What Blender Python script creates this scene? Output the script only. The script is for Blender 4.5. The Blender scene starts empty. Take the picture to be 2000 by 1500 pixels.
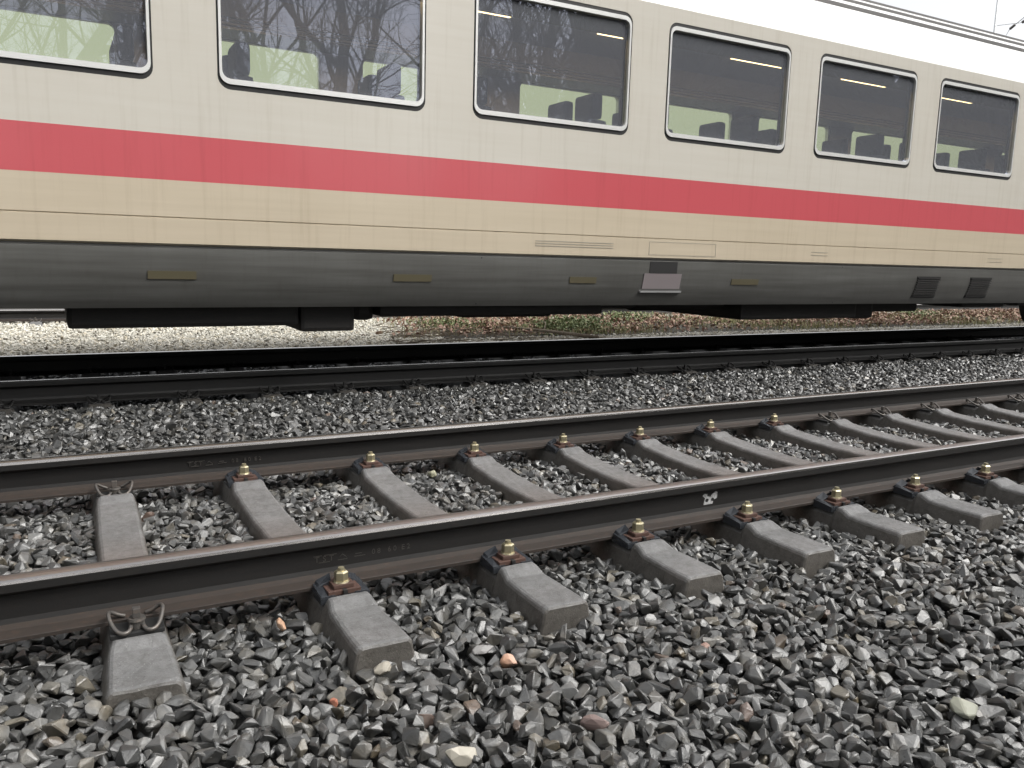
import bpy, bmesh, math, random
import numpy as np
from mathutils import Vector, Matrix, Euler
R = math.radians
random.seed(7)
rng = np.random.default_rng(11)
S = bpy.context.scene
C = S.collection

# ------------------------------------------------------------------ camera
cam = bpy.data.objects.new('camera', bpy.data.cameras.new('camera'))
C.objects.link(cam)
yaw, pitch, roll, FPX, CH = 0.50778, -0.15440, 0.027717, 1607.29, 0.9651
fw = Vector((math.sin(yaw)*math.cos(pitch), math.cos(yaw)*math.cos(pitch), math.sin(pitch)))
r0 = fw.cross(Vector((0, 0, 1))).normalized(); u0 = r0.cross(fw)
rr = r0*math.cos(roll)+u0*math.sin(roll); uu = -r0*math.sin(roll)+u0*math.cos(roll)
cam.matrix_world = Matrix(((rr.x, uu.x, -fw.x, 0), (rr.y, uu.y, -fw.y, 0), (rr.z, uu.z, -fw.z, CH), (0, 0, 0, 1)))
cam.data.sensor_width = 36; cam.data.lens = 36*FPX/2000
cam.data.clip_start = 0.05; cam.data.clip_end = 3000
S.camera = cam
# ------------------------------------------------------------------ light
SUN_EL, SUN_AZ = 48, 135          # azimuth from +Y clockwise: high to the right, behind thick cloud
W = bpy.data.worlds.new('World'); S.world = W; W.use_nodes = True
nt = W.node_tree; nt.nodes.clear()
sky = nt.nodes.new('ShaderNodeTexSky'); sky.sky_type = 'NISHITA'; sky.sun_disc = False
sky.sun_elevation = R(SUN_EL); sky.sun_rotation = R(SUN_AZ)
sky.air_density = 1.0; sky.dust_density = 4.0; sky.ozone_density = 1.0
hs = nt.nodes.new('ShaderNodeHueSaturation'); hs.inputs['Saturation'].default_value = 0.12
bg = nt.nodes.new('ShaderNodeBackground'); bg.inputs['Strength'].default_value = 0.15
wo = nt.nodes.new('ShaderNodeOutputWorld')
nt.links.new(sky.outputs[0], hs.inputs['Color']); nt.links.new(hs.outputs[0], bg.inputs[0]); nt.links.new(bg.outputs[0], wo.inputs[0])
sl = bpy.data.lights.new('sun', 'SUN'); sl.energy = 1.5; sl.angle = R(28); sl.color = (1, .97, .92)
so = bpy.data.objects.new('sun', sl); C.objects.link(so)
az, el = R(SUN_AZ), R(SUN_EL)
sd = Vector((math.sin(az)*math.cos(el), math.cos(az)*math.cos(el), math.sin(el)))
so.rotation_euler = sd.to_track_quat('Z', 'Y').to_euler(); so.location = (0, -5, 20)
S.view_settings.view_transform = 'Standard'; S.view_settings.look = 'None'
S.view_settings.gamma = 1; S.view_settings.exposure = 0.82; S.view_settings.use_curve_mapping = False
S.render.engine = 'CYCLES'
S.cycles.max_bounces = 8; S.cycles.transparent_max_bounces = 12; S.cycles.use_denoising = True
S.cycles.caustics_reflective = False; S.cycles.caustics_refractive = False

# ------------------------------------------------------------------ materials
def srgb(r, g, b):
    f = lambda c: ((c/255+.055)/1.055)**2.4 if c > 10 else c/255/12.92
    return (f(r), f(g), f(b), 1)
class N:
    def __init__(s, name):
        s.m = bpy.data.materials.new(name); s.m.use_nodes = True; s.t = s.m.node_tree
        s.p = s.t.nodes['Principled BSDF']; s.out = s.t.nodes['Material Output']
    def n(s, typ, **k):
        o = s.t.nodes.new(typ)
        for a, v in k.items():
            if a.startswith('_'): setattr(o, a[1:], v)
            else: o.inputs[a.replace('__', ' ')].default_value = v
        return o
    def l(s, a, b): s.t.links.new(a, b)
    def ramp(s, src, stops):
        r = s.t.nodes.new('ShaderNodeValToRGB'); e = r.color_ramp.elements
        while len(e) < len(stops): e.new(.5)
        for q, (p, c) in zip(e, stops):
            q.position = p; q.color = c if len(c) == 4 else (*c, 1)
        s.l(src, r.inputs[0]); return r.outputs[0]
    def pos(s, scale=(1, 1, 1)):
        g = s.n('ShaderNodeNewGeometry'); m = s.n('ShaderNodeMapping'); m.inputs['Scale'].default_value = scale
        s.l(g.outputs['Position'], m.inputs[0]); return m.outputs[0]
    def obj(s, scale=(1, 1, 1)):
        g = s.n('ShaderNodeTexCoord'); m = s.n('ShaderNodeMapping'); m.inputs['Scale'].default_value = scale
        s.l(g.outputs['Object'], m.inputs[0]); return m.outputs[0]
    def noise(s, vec, scale, detail=4, rough=.6):
        o = s.n('ShaderNodeTexNoise', Scale=scale, Detail=detail, Roughness=rough); s.l(vec, o.inputs['Vector']); return o.outputs['Fac']
    def mix(s, fac, a, b, mode='MIX'):
        o = s.n('ShaderNodeMix', _data_type='RGBA', _blend_type=mode)
        for v, k in ((fac, 0), (a, 6), (b, 7)):
            if isinstance(v, (int, float, tuple)): o.inputs[k].default_value = v
            else: s.l(v, o.inputs[k])
        return o.outputs[2]
    def bump(s, h, dist=.002, strength=.6):
        o = s.n('ShaderNodeBump', Strength=strength, Distance=dist); s.l(h, o.inputs['Height']); s.l(o.outputs[0], s.p.inputs['Normal'])
    def set(s, col=None, rough=None, metal=None, spec=None):
        for v, k in ((col, 'Base Color'), (rough, 'Roughness'), (metal, 'Metallic'), (spec, 'Specular IOR Level')):
            if v is None: continue
            if isinstance(v, (int, float, tuple)): s.p.inputs[k].default_value = v
            else: s.l(v, s.p.inputs[k])
        return s

def g(v, a=1): return (v, v, v, 1)

def rock_mat(name, dark, light, rough=(.32, .6), spec=.5):
    a = N(name)
    at = a.n('ShaderNodeAttribute', _attribute_name='shade', _attribute_type='INSTANCER')
    v = a.pos()
    n1 = a.noise(v, 45, 5, .65); n2 = a.noise(v, 260, 3, .7); n3 = a.noise(v, 2.2, 3)
    c = a.ramp(at.outputs['Fac'], [(0, dark), (.55, tuple(.62*d+.38*l for d, l in zip(dark, light))), (.93, light), (.975, (.17, .155, .125)), (.99, (.12, .105, .075)), (1, (.17, .12, .10))])
    c = a.mix(a.ramp(n1, [(.3, g(.0)), (.7, g(1))]), a.mix(1.0, c, (.55, .55, .55, 1), 'MULTIPLY'), c)
    c = a.mix(a.ramp(n2, [(.62, g(0)), (.72, g(.5))]), c, a.mix(1.0, c, (1.6, 1.6, 1.55, 1), 'MULTIPLY'))
    c = a.mix(a.ramp(a.noise(v, 11, 3), [(.5, g(0)), (.68, g(.8))]), c, a.mix(1.0, c, (1.06, .96, .80, 1), 'MULTIPLY'))
    mr = a.n('ShaderNodeMapRange'); a.l(n1, mr.inputs[0]); mr.inputs[1].default_value = .3; mr.inputs[2].default_value = .7
    mr.inputs[3].default_value = rough[0]; mr.inputs[4].default_value = rough[1]
    a.set(c, mr.outputs[0], 0, spec)
    a.bump(a.mix(.35, n1, n2), .005, .6)
    return a.m
M = {}
M['ballast'] = rock_mat('wet_basalt', (.034, .035, .034), (.235, .234, .225), (.25, .48), 1.0)
M['ballast_far'] = rock_mat('pale_gravel', (.56, .54, .47), (.86, .84, .76), (.6, .9))  # dry stone, with the brightness of open sky painted into its colour

a = N('concrete')
v = a.pos(); n1 = a.noise(v, 7, 5, .6); n2 = a.noise(v, 160, 4, .7); n3 = a.noise(v, 34, 4, .7)
gz = a.n('ShaderNodeNewGeometry'); sx = a.n('ShaderNodeSeparateXYZ'); a.l(gz.outputs['Position'], sx.inputs[0])
def band(y0, w):      # brown rail dust lying on the concrete between the rails
    m1 = a.n('ShaderNodeMath', _operation='SUBTRACT'); a.l(sx.outputs['Y'], m1.inputs[0]); m1.inputs[1].default_value = y0
    m2 = a.n('ShaderNodeMath', _operation='ABSOLUTE'); a.l(m1.outputs[0], m2.inputs[0])
    m3 = a.n('ShaderNodeMapRange'); a.l(m2.outputs[0], m3.inputs[0]); m3.inputs[1].default_value = 0; m3.inputs[2].default_value = w
    m3.inputs[3].default_value = 1; m3.inputs[4].default_value = 0; return m3.outputs[0]
c = a.ramp(n1, [(.3, (.130, .130, .129)), (.7, (.185, .184, .182))])
c = a.mix(a.ramp(band(3.05, .5), [(0, g(0)), (1, g(.75))]), c, (.145, .115, .098, 1))
c = a.mix(a.ramp(n3, [(.43, g(0)), (.68, g(.65))]), c, a.mix(1.0, c, (.55, .53, .51, 1), 'MULTIPLY'))
c = a.mix(a.ramp(n2, [(.61, g(0)), (.67, g(.85))]), c, (.05, .05, .05, 1))
c = a.mix(a.ramp(n2, [(.32, g(.9)), (.37, g(0))]), c, (.34, .335, .32, 1))
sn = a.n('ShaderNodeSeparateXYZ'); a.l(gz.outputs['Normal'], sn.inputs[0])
c = a.mix(a.ramp(sn.outputs['Z'], [(.3, g(.8)), (.85, g(0))]), c, a.mix(1.0, c, (.62, .56, .48, 1), 'MULTIPLY'))   # darker, browner cast sides
a.set(c, a.mix(n3, (.38,)*3+(1,), (.62,)*3+(1,)), 0, .5); a.bump(a.mix(.5, n2, n3), .004, .9); M['concrete'] = a.m

a = N('shade_tinted_concrete'); n1 = a.noise(a.pos(), 20, 5); a.set(a.ramp(n1, [(.3, (.018, .016, .014)), (.7, (.045, .041, .036))]), .6); a.bump(n1, .004); M['concrete_dark'] = a.m  # sleeper concrete with the train's shade painted into its colour
def steel(name, base, rust, rough, metal=0, amt=.5):
    a = N(name); v = a.pos((.6, 8, 8)); n1 = a.noise(v, 6, 5, .65); n2 = a.noise(a.pos(), 240, 3, .7)
    c = a.mix(a.ramp(n1, [(.5-amt/3, g(0)), (.5+amt/2, g(1))]), base, rust)
    c = a.mix(a.ramp(n2, [(.6, g(0)), (.75, g(.5))]), c, tuple(x*1.7 for x in rust[:3])+(1,))
    n4 = a.noise(a.pos((1, 3, 3)), 30, 4, .7); c = a.mix(a.ramp(n4, [(.52, g(0)), (.66, g(amt))]), c, tuple(min(1, x*f) for x, f in zip(rust[:3], (1.6, 1.35, 1.2)))+(1,))
    mr = a.n('ShaderNodeMapRange'); a.l(n2, mr.inputs[0]); mr.inputs[3].default_value = rough-.1; mr.inputs[4].default_value = rough+.15
    a.set(c, mr.outputs[0], metal, .5); a.bump(n2, .001, .35); return a.m
M['rail'] = steel('rail_steel_dark', (.007, .0065, .0062, 1), (.011, .0098, .009, 1), .55)
M['rail_black'] = steel('rail_steel_shade_tinted', (.004, .004, .004, 1), (.006, .0055, .005, 1), .6)  # train's shade painted into second-track rails and clips
M['clip_dark'] = M['rail_black']
M['rail_foot'] = steel('rail_foot_brown', (.030, .025, .022, 1), (.044, .034, .028, 1), .45)
def run(name, c1, c2, rough, metal=1):
    a = N(name); n1 = a.noise(a.pos((.25, 60, 1)), 4, 4); a.set(a.mix(n1, c1, c2), rough, metal); return a.m
M['rail_run'] = run('polished_running_band', (.62, .60, .58, 1), (.42, .39, .37, 1), .22)
M['rail_run_dull'] = run('dulled_running_band', (.44, .43, .425, 1), (.33, .315, .305, 1), .30)
M['clip'] = steel('spring_steel', (.11, .105, .10, 1), (.15, .135, .12, 1), .36, .5)
M['plastic'] = N('black_plastic').set((.030, .033, .038, 1), .24, 0, .8).m
M['redplate'] = steel('red_brown_plate', (.10, .058, .046, 1), (.07, .042, .034, 1), .42)
a = N('brass_zinc'); n = a.noise(a.pos(), 120, 3); a.set(a.mix(n, (.52, .45, .27, 1), (.66, .61, .44, 1)), .34, .85); M['brass'] = a.m
a = N('letter'); a.set((.060, .055, .050, 1), .35); M['letter'] = a.m
a = N('white_mark'); n = a.noise(a.pos(), 90, 3); a.set(a.ramp(n, [(.35, g(.30)), (.6, g(.55))]), .6); M['mark'] = a.m
M['darkspot'] = N('dark_spot').set((.02, .02, .02, 1), .5).m

a = N('soil'); n1 = a.noise(a.pos(), 1.3, 6); n2 = a.noise(a.pos(), 40, 4)
a.set(a.mix(n2, a.ramp(n1, [(.35, (.040, .036, .030)), (.65, (.075, .065, .050))]), (.03, .028, .024, 1)), .9); a.bump(n2, .02); M['soil'] = a.m
a = N('ballast_bed_soil'); n2 = a.noise(a.pos(), 50, 4); a.set(a.ramp(n2, [(.3, g(.012)), (.7, g(.04))]), .8); a.bump(n2, .02); M['bed'] = a.m

# train
def paint(name, col, rough=.28, dirt=.12, dcol=(.34, .28, .19, 1), zdirt=True):
    a = N(name)
    n1 = a.noise(a.obj((.35, 3, 9)), 2.2, 6, .6); n2 = a.noise(a.obj((1, 1, 1)), 1.1, 4)
    base = a.mix(a.ramp(n1, [(.35, g(0)), (.75, g(dirt*1.6))]), col, dcol)
    base = a.mix(a.ramp(n2, [(.4, g(0)), (.8, g(dirt))]), base, dcol)
    if zdirt:     # thin rain streaks running down the side
        n3 = a.noise(a.obj((14, 14, .7)), 1.6, 4, .6)
        base = a.mix(a.ramp(n3, [(.52, g(0)), (.78, g(.30))]), base, a.mix(1.0, base, (.66, .62, .56, 1), 'MULTIPLY'))
    a.set(base, rough, 0, .5); a.p.inputs['Coat Weight'].default_value = .35; a.p.inputs['Coat Roughness'].default_value = .12
    a.bump(a.noise(a.obj((.8, .8, .8)), 2.5, 2), .01, .2)
    return a.m
M['cream'] = paint('body_paint_warm_bounce', (.54, .468, .358, 1))  # light grey body paint with the ballast's brown reflection painted in
M['offwhite'] = paint('body_paint_sky_bounce', (.57, .545, .485, 1), .28, .06)  # same body paint, coloured whiter for the sky it reflects
M['red'] = paint('red_stripe_paint', (.52, .092, .108, 1), .28, .05, (.5, .12, .12, 1))
M['roofp'] = paint('roof_paint', (.72, .72, .71, 1), .45, .06, (.45, .44, .42, 1))
M['skirt'] = paint('grey_skirt_paint', (.125, .125, .118, 1), .34, .4, (.045, .043, .038, 1))
M['skirt_seam'] = N('dark_seam').set((.02, .02, .02, 1), .6).m
M['gasket'] = N('rubber').set((.012, .012, .012, 1), .5).m
M['alu'] = N('window_aluminium').set((.80, .80, .78, 1), .30, .35).m
M['under'] = steel('underframe_black', (.010, .010, .010, 1), (.018, .016, .014, 1), .6)
M['ochre'] = N('ochre_label').set((.105, .092, .055, 1), .5).m
M['pink'] = N('pale_pink_panel').set((.24, .21, .215, 1), .5).m
M['ledge'] = N('pale_ledge').set((.45, .45, .45, 1), .4).m
M['slot'] = N('faint_grey_mark').set((.36, .33, .27, 1), .5).m
M['wall_in'] = N('coach_lining').set((.42, .37, .33, 1), .6).m
M['ceil_in'] = N('coach_ceiling').set((.34, .36, .42, 1), .6).m
M['seat'] = N('seat_fabric').set((.025, .032, .055, 1), .8).m
M['rack'] = N('rack_metal').set((.16, .155, .15, 1), .4, .5).m
a = N('warm_lamp'); a.p.inputs['Emission Color'].default_value = (1, .72, .33, 1); a.p.inputs['Emission Strength'].default_value = 5.0; a.set((.9, .8, .6, 1), .5); M['lamp'] = a.m
def glass(name, tint, refl, rcol=(1, 1, 1, 1), ior=1.5, rough=.0, body=None, bodyf=0):
    a = N(name); a.t.nodes.remove(a.p)
    tr = a.n('ShaderNodeBsdfTransparent'); tr.inputs[0].default_value = tint
    gl = a.n('ShaderNodeBsdfGlossy'); gl.inputs['Roughness'].default_value = rough; gl.inputs[0].default_value = rcol
    fr = a.n('ShaderNodeFresnel', IOR=ior); ml = a.n('ShaderNodeMath', _operation='MULTIPLY'); a.l(fr.outputs[0], ml.inputs[0]); ml.inputs[1].default_value = refl; ml.use_clamp = True
    mx = a.n('ShaderNodeMixShader'); a.l(ml.outputs[0], mx.inputs[0]); a.l(tr.outputs[0], mx.inputs[1]); a.l(gl.outputs[0], mx.inputs[2])
    o = mx
    if body:
        df = a.n('ShaderNodeBsdfDiffuse'); df.inputs[0].default_value = body
        m2 = a.n('ShaderNodeMixShader'); m2.inputs[0].default_value = bodyf; a.l(mx.outputs[0], m2.inputs[1]); a.l(df.outputs[0], m2.inputs[2]); o = m2
    a.l(o.outputs[0], a.out.inputs[0]); return a.m
M['glass'] = glass('coach_window_glass', (.62, .64, .68, 1), 4.2, (.62, .66, .80, 1), 1.5, 0, (.40, .42, .47, 1), .22)
M['glass_far'] = glass('green_tinted_glass', (.88, .95, .52, 1), .5)

# vegetation
def simple(name, c1, c2, rough=.8, sc=8):
    a = N(name); n = a.noise(a.pos(), sc, 4); a.set(a.mix(a.ramp(n, [(.35, g(0)), (.65, g(1))]), c1, c2), rough); return a.m
M['bark'] = simple('bark', (.035, .032, .027, 1), (.07, .062, .052, 1), .9, 6)
M['twig'] = simple('twig_bark', (.11, .085, .06, 1), (.24, .20, .15, 1), .8, 30)
a = N('fallen_leaf'); n = a.noise(a.pos(), 26, 3, .7)
a.set(a.ramp(n, [(.30, (.07, .04, .028)), (.42, (.17, .085, .055)), (.52, (.34, .20, .15)), (.60, (.34, .29, .20)), (.72, (.60, .54, .44))]), .6); M['leaf'] = a.m
M['grassm'] = simple('grass_blade', (.17, .19, .07, 1), (.50, .45, .26, 1), .7, 9)
M['bramble'] = simple('bramble_leaf', (.08, .12, .045, 1), (.24, .27, .12, 1), .6, 20)
M['conifer'] = simple('conifer_needles', (.022, .036, .018, 1), (.05, .065, .03, 1), .8, 3)
M['mast'] = N('galvanised_steel').set((.75, .76, .76, 1), .45, .1).m
M['insul'] = N('insulator_brown').set((.20, .18, .17, 1), .35).m

# ------------------------------------------------------------------ helpers
def tag(o, label=None, cat=None, group=None, kind=None):
    if label: o['label'] = label
    if cat: o['category'] = cat
    if group: o['group'] = group
    if kind: o['kind'] = kind
    return o
def empty(name, loc=(0, 0, 0), rz=0):
    o = bpy.data.objects.new(name, None); o.empty_display_size = .2; C.objects.link(o); o.location = loc; o.rotation_euler = (0, 0, rz); return o
def mesh_obj(name, bm, mats, parent=None, smooth=False, loc=None):
    me = bpy.data.meshes.new(name); bm.normal_update(); bm.to_mesh(me); bm.free()
    for m in (mats if isinstance(mats, (list, tuple)) else [mats]): me.materials.append(m if not isinstance(m, str) else M[m])
    if smooth:
        for p in me.polygons: p.use_smooth = True
    o = bpy.data.objects.new(name, me); C.objects.link(o)
    if parent: o.parent = parent
    if loc: o.location = loc
    return o
def pydata(name, V, F, mats, parent=None, smooth=False):
    me = bpy.data.meshes.new(name); me.from_pydata([tuple(v) for v in V], [], F); me.update()
    for m in (mats if isinstance(mats, (list, tuple)) else [mats]): me.materials.append(M[m])
    if smooth:
        for p in me.polygons: p.use_smooth = True
    o = bpy.data.objects.new(name, me); C.objects.link(o)
    if parent: o.parent = parent
    return o
def box(bm, x0, x1, y0, y1, z0, z1, mi=0, bev=0):
    vs = [bm.verts.new((x, y, z)) for x in (x0, x1) for y in (y0, y1) for z in (z0, z1)]
    fs = [bm.faces.new([vs[i] for i in f]) for f in ((0, 1, 3, 2), (4, 6, 7, 5), (0, 4, 5, 1), (2, 3, 7, 6), (0, 2, 6, 4), (1, 5, 7, 3))]
    for f in fs: f.material_index = mi
    if bev:
        es = {e for f in fs for e in f.edges}
        r = bmesh.ops.bevel(bm, geom=list(es), offset=bev, segments=2, affect='EDGES', profile=.6)
        for f in r['faces']: f.material_index = mi
    return vs
def tube(bm, pts, rad, seg=8, mi=0, cap=True):
    rad = rad if hasattr(rad, '__len__') else [rad]*len(pts)
    pts = [Vector(p) for p in pts]; rings = []; ref = None
    for i, p in enumerate(pts):
        d = (pts[min(i+1, len(pts)-1)]-pts[max(i-1, 0)]).normalized()
        if ref is None: ref = d.orthogonal().normalized()
        ref = (ref-d*ref.dot(d)).normalized(); b = d.cross(ref)
        rings.append([bm.verts.new(p+(ref*math.cos(2*math.pi*k/seg)+b*math.sin(2*math.pi*k/seg))*rad[i]) for k in range(seg)])
    for a_, b_ in zip(rings, rings[1:]):
        for k in range(seg):
            f = bm.faces.new((a_[k], a_[(k+1) % seg], b_[(k+1) % seg], b_[k])); f.material_index = mi; f.smooth = True
    if cap:
        for rg, s in ((rings[0], -1), (rings[-1], 1)):
            f = bm.faces.new(rg if s > 0 else rg[::-1]); f.material_index = mi
def extrude_x(bm, prof, x0, x1, mats=None, nseg=1, closed=True, caps=True):
    """prof: list of (y, z); quads along X."""
    xs = [x0+(x1-x0)*i/nseg for i in range(nseg+1)]
    rings = [[bm.verts.new((x, y, z)) for y, z in prof] for x in xs]
    n = len(prof)
    for a_, b_ in zip(rings, rings[1:]):
        for k in range(n if closed else n-1):
            f = bm.faces.new((a_[k], b_[k], b_[(k+1) % n], a_[(k+1) % n]))
            if mats: f.material_index = mats[k]
    if caps and closed:
        bm.faces.new(rings[0]); bm.faces.new(rings[-1][::-1])
    return rings
def copy_tree(o, parent=None, loc=None):
    c = o.copy(); C.objects.link(c); c.parent = parent
    if loc is not None: c.location = loc
    for ch in list(o.children): copy_tree(ch, c)
    return c

YA, YB, YC, YD, YE, YF = 2.7008, 4.2078, 6.7016, 8.2086, 13.93, 15.437
SZ = -0.179            # rail seat level

# ------------------------------------------------------------------ ground
bm = bmesh.new()
s = 900
v = [bm.verts.new(p) for p in ((-s, -s, -.36), (s, -s, -.36), (s, s, -.36), (-s, s, -.36))]; bm.faces.new(v)
tag(mesh_obj('ground', bm, 'soil'), kind='structure')
def strip(name, y0, y1, z, mat, x0=-60, x1=120, nx=120, ny=12, amp=.01):
    V = []; F = []
    for j in range(ny+1):
        for i in range(nx+1):
            V.append((x0+(x1-x0)*i/nx, y0+(y1-y0)*j/ny, z+random.uniform(-amp, amp) if 0 < j < ny else z-.05))
    for j in range(ny):
        for i in range(nx): q = j*(nx+1)+i; F.append((q, q+1, q+nx+2, q+nx+1))
    return tag(pydata(name, V, F, mat), kind='structure')
strip('ballast_bed', -1.2, 9.0, -.325, 'bed')
strip('gravel_bed', 9.0, 17.5, -.245, 'soil')

# ------------------------------------------------------------------ rails
def rail_profile():
    h = [(-.0750, -.1720), (-.0750, -.1610), (-.0735, -.1600), (-.0335, -.1500), (-.0130, -.1400), (-.0085, -.1250), (-.0080, -.0900), (-.0085, -.0560),
         (-.0180, -.0480), (-.0345, -.0400), (-.0362, -.0370), (-.0358, -.0130), (-.0330, -.0055), (-.0270, -.0020)]
    top = [(-.0100, -.0003), (.0100, -.0003)]
    prof = h+top+[(-y, z) for y, z in h[::-1]]
    return prof
def make_rail(y, x0, x1, run_mat, label, inward=1, foot='rail_foot', xseg=1):
    root = empty('rail', (0, y, 0))
    prof = rail_profile(); n = len(prof); mats = []
    for k in range(n):
        (ya, za), (yb, zb) = prof[k], prof[(k+1) % n]
        zc = (za+zb)/2; yc = (ya+yb)/2
        if zc > -.0045 and abs(yc) < (.031 if foot == 'rail_foot' else .02): mats.append(1)
        elif zc > -.010: mats.append(3 if foot == 'rail_foot' else 0)
        elif zc < -.139 and zc > -.1715: mats.append(2)
        else: mats.append(0)
    bm = bmesh.new(); extrude_x(bm, prof, x0, x1, mats)
    o = mesh_obj('rail_body', bm, [M['rail' if foot == 'rail_foot' else 'rail_black'], M[run_mat], M[foot], M['rail_run'], M['rail_foot'] if run_mat == 'rail_run' else M['rail_run']], root)
    o.rotation_euler = (inward*-.025, 0, 0)
    tag(root, label, 'rail', 'rails of the three tracks')
    return root
railA = make_rail(YA, -30, 90, 'rail_run_dull', 'nearest dark steel rail with a dulled brown top and gold nuts along it', 1)
railB = make_rail(YB, -30, 90, 'rail_run', 'second nearest rail, far rail of the empty track, with a wide shiny top', -1)
railC = make_rail(YC, -30, 90, 'rail_run', 'dark rail in front of the train, lower of two thin bright lines', 1, 'rail_black')
railD = make_rail(YD, -30, 90, 'rail_run', 'dark rail under the train with pale gravel right behind it', -1, 'rail_black')
railE = make_rail(YE, -30, 90, 'rail_run', 'farthest rail seen through the gap under the train at the left edge', 1)

# raised lettering rolled on the rail webs
def lettering(parent, x0, items, yoff, hgt):
    for kind, dx, dz, sc in items:
        b_ = bmesh.new(); nm_ = 'raised_letter'
        if kind.startswith('-'):
            box(b_, x0+dx, x0+dx+float(kind[1:]), yoff-.0012, yoff+.002, hgt+dz, hgt+dz+.0024); nm_ = 'raised_bar'
        elif kind == 'tri':
            tube(b_, [(x0+dx, yoff, hgt+dz), (x0+dx+.017, yoff, hgt+dz+.016), (x0+dx+.034, yoff, hgt+dz)], .0011, 5); nm_ = 'raised_bar'
        else:
            cu = bpy.data.curves.new('t', 'FONT'); cu.body = kind; cu.size = sc; cu.extrude = .0014; cu.resolution_u = 3
            t = bpy.data.objects.new('t', cu); C.objects.link(t); bpy.context.view_layer.update()
            me = bpy.data.meshes.new_from_object(t); bpy.data.objects.remove(t)
            me.transform(Matrix.Translation((x0+dx, yoff, hgt+dz)) @ Matrix.Rotation(R(90), 4, 'X'))
            b_.from_mesh(me); bpy.data.meshes.remove(me)
        mesh_obj(nm_, b_, 'letter', parent)
items = [('T', .004, 0, .028), ('S', .032, 0, .028), ('T', .055, 0, .028), ('-.030', 0, .0205, 0), ('-.044', .038, .0205, 0), ('-.040', .018, -.004, 0), ('tri', .086, .002, 0), ('-.034', .086, -.003, 0),
         ('-.024', .150, .010, 0), ('-.040', .146, .001, 0), ('0', .210, 0, .027), ('8', .230, 0, .027), ('6', .270, 0, .027), ('0', .291, 0, .027), ('E', .322, 0, .027), ('2', .343, 0, .027)]
lettering(railA, .733, items, -.0098, -.101)
lettering(railB, .524, items, -.0098, -.101)
# white sprayed mark with dark dots on the near web
bm = bmesh.new()
out = [(-.022, -.014), (-.006, -.018), (.010, -.013), (.014, .002), (.026, .006), (.027, .024), (.020, .028), (.008, .020), (.001, .013), (-.006, .022), (-.020, .024), (-.026, .018), (-.016, .010), (-.019, .001)]
f = bm.faces.new([bm.verts.new((x, 0, z)) for x, z in out]); bm.normal_update()
ex = bmesh.ops.extrude_face_region(bm, geom=[f]); bmesh.ops.translate(bm, verts=[q for q in ex['geom'] if isinstance(q, bmesh.types.BMVert)], vec=(0, -.0012, 0))
bmesh.ops.triangulate(bm, faces=bm.faces[:]); bmesh.ops.recalc_face_normals(bm, faces=bm.faces[:])
mk = mesh_obj('painted_mark', bm, 'mark', railA); mk.location = (2.530, -.0100, -.099); mk.scale = (1.65, 1, 1.5)
tag(mk, 'small white sprayed mark with four dark dots')
bm = bmesh.new()
for x, z, r_ in ((-.010, .003, .0058), (.010, .0035, .0054), (-.006, .0185, .0040), (.0005, .0160, .0036)):
    bmesh.ops.create_circle(bm, cap_ends=True, segments=14, radius=r_, matrix=Matrix.Translation((x, -.0018, z)) @ Matrix.Rotation(R(90), 4, 'X'))
mesh_obj('dot', bm, 'darkspot', mk)

# ------------------------------------------------------------------ sleepers and fastenings
def sleeper_mesh(short=False):
    st = [(0, -.173, .081, .122), (.014, -.168, .085, .125), (.27, -.169, .079, .128), (.322, -.150, .071, .128), (.345, -.149, .071, .128), (.360, -.181, .073, .128), (.728, -.181, .073, .126),
          (.748, -.149, .071, .126), (.772, -.150, .072, .124), (.825, -.170, .079, .120), (1.05, -.184, .080, .114), (1.3, -.190, .080, .108)]
    st = st+[(2.6-y, z, a_, b_) for y, z, a_, b_ in st[-2::-1]]
    if short: st[:4] = [(.085, -.196, .088, .130), (.098, -.190, .092, .132), (.29, -.181, .082, .130), (.325, -.166, .075, .130)]; st[4] = (.345, -.163, .074, .130); st[-4:] = [(2.6-y, z, a_, b_) for y, z, a_, b_ in st[3::-1]]; st[-5] = (2.255, -.163, .074, .130)
    bm = bmesh.new(); rings = []
    for y, z, wt, wb in st:
        e = .012
        rings.append([bm.verts.new(p) for p in ((-wb, y, -.395), (-wb, y, -.36), (-wt-.004, y, z-e), (-wt+.008, y, z), (wt-.008, y, z), (wt+.004, y, z-e), (wb, y, -.36), (wb, y, -.395))])
    for a_, b_ in zip(rings, rings[1:]):
        for k in range(8): bm.faces.new((a_[k], a_[(k+1) % 8], b_[(k+1) % 8], b_[k]))
    bm.faces.new(rings[0][::-1]); bm.faces.new(rings[-1])
    bmesh.ops.recalc_face_normals(bm, faces=bm.faces[:])
    # soften + roughen edges
    bmesh.ops.bevel(bm, geom=[e for e in bm.edges if e.calc_face_angle(0) > .5], offset=.005, segments=1, affect='EDGES')
    bmesh.ops.subdivide_edges(bm, edges=[e for e in bm.edges if e.calc_length() > .03], cuts=5, use_grid_fill=True)
    bmesh.ops.triangulate(bm, faces=[f for f in bm.faces if len(f.verts) > 4])
    from mathutils import noise
    for vv in bm.verts:
        d = noise.noise_vector(vv.co*35)*.0016+noise.noise_vector(vv.co*9)*.002
        vv.co += d
    me = bpy.data.meshes.new('sleeper_beam'); bm.to_mesh(me); bm.free(); me.materials.append(M['concrete']); return me
sleeper_me = sleeper_mesh(); sleeper_short = sleeper_mesh(True)

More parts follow.
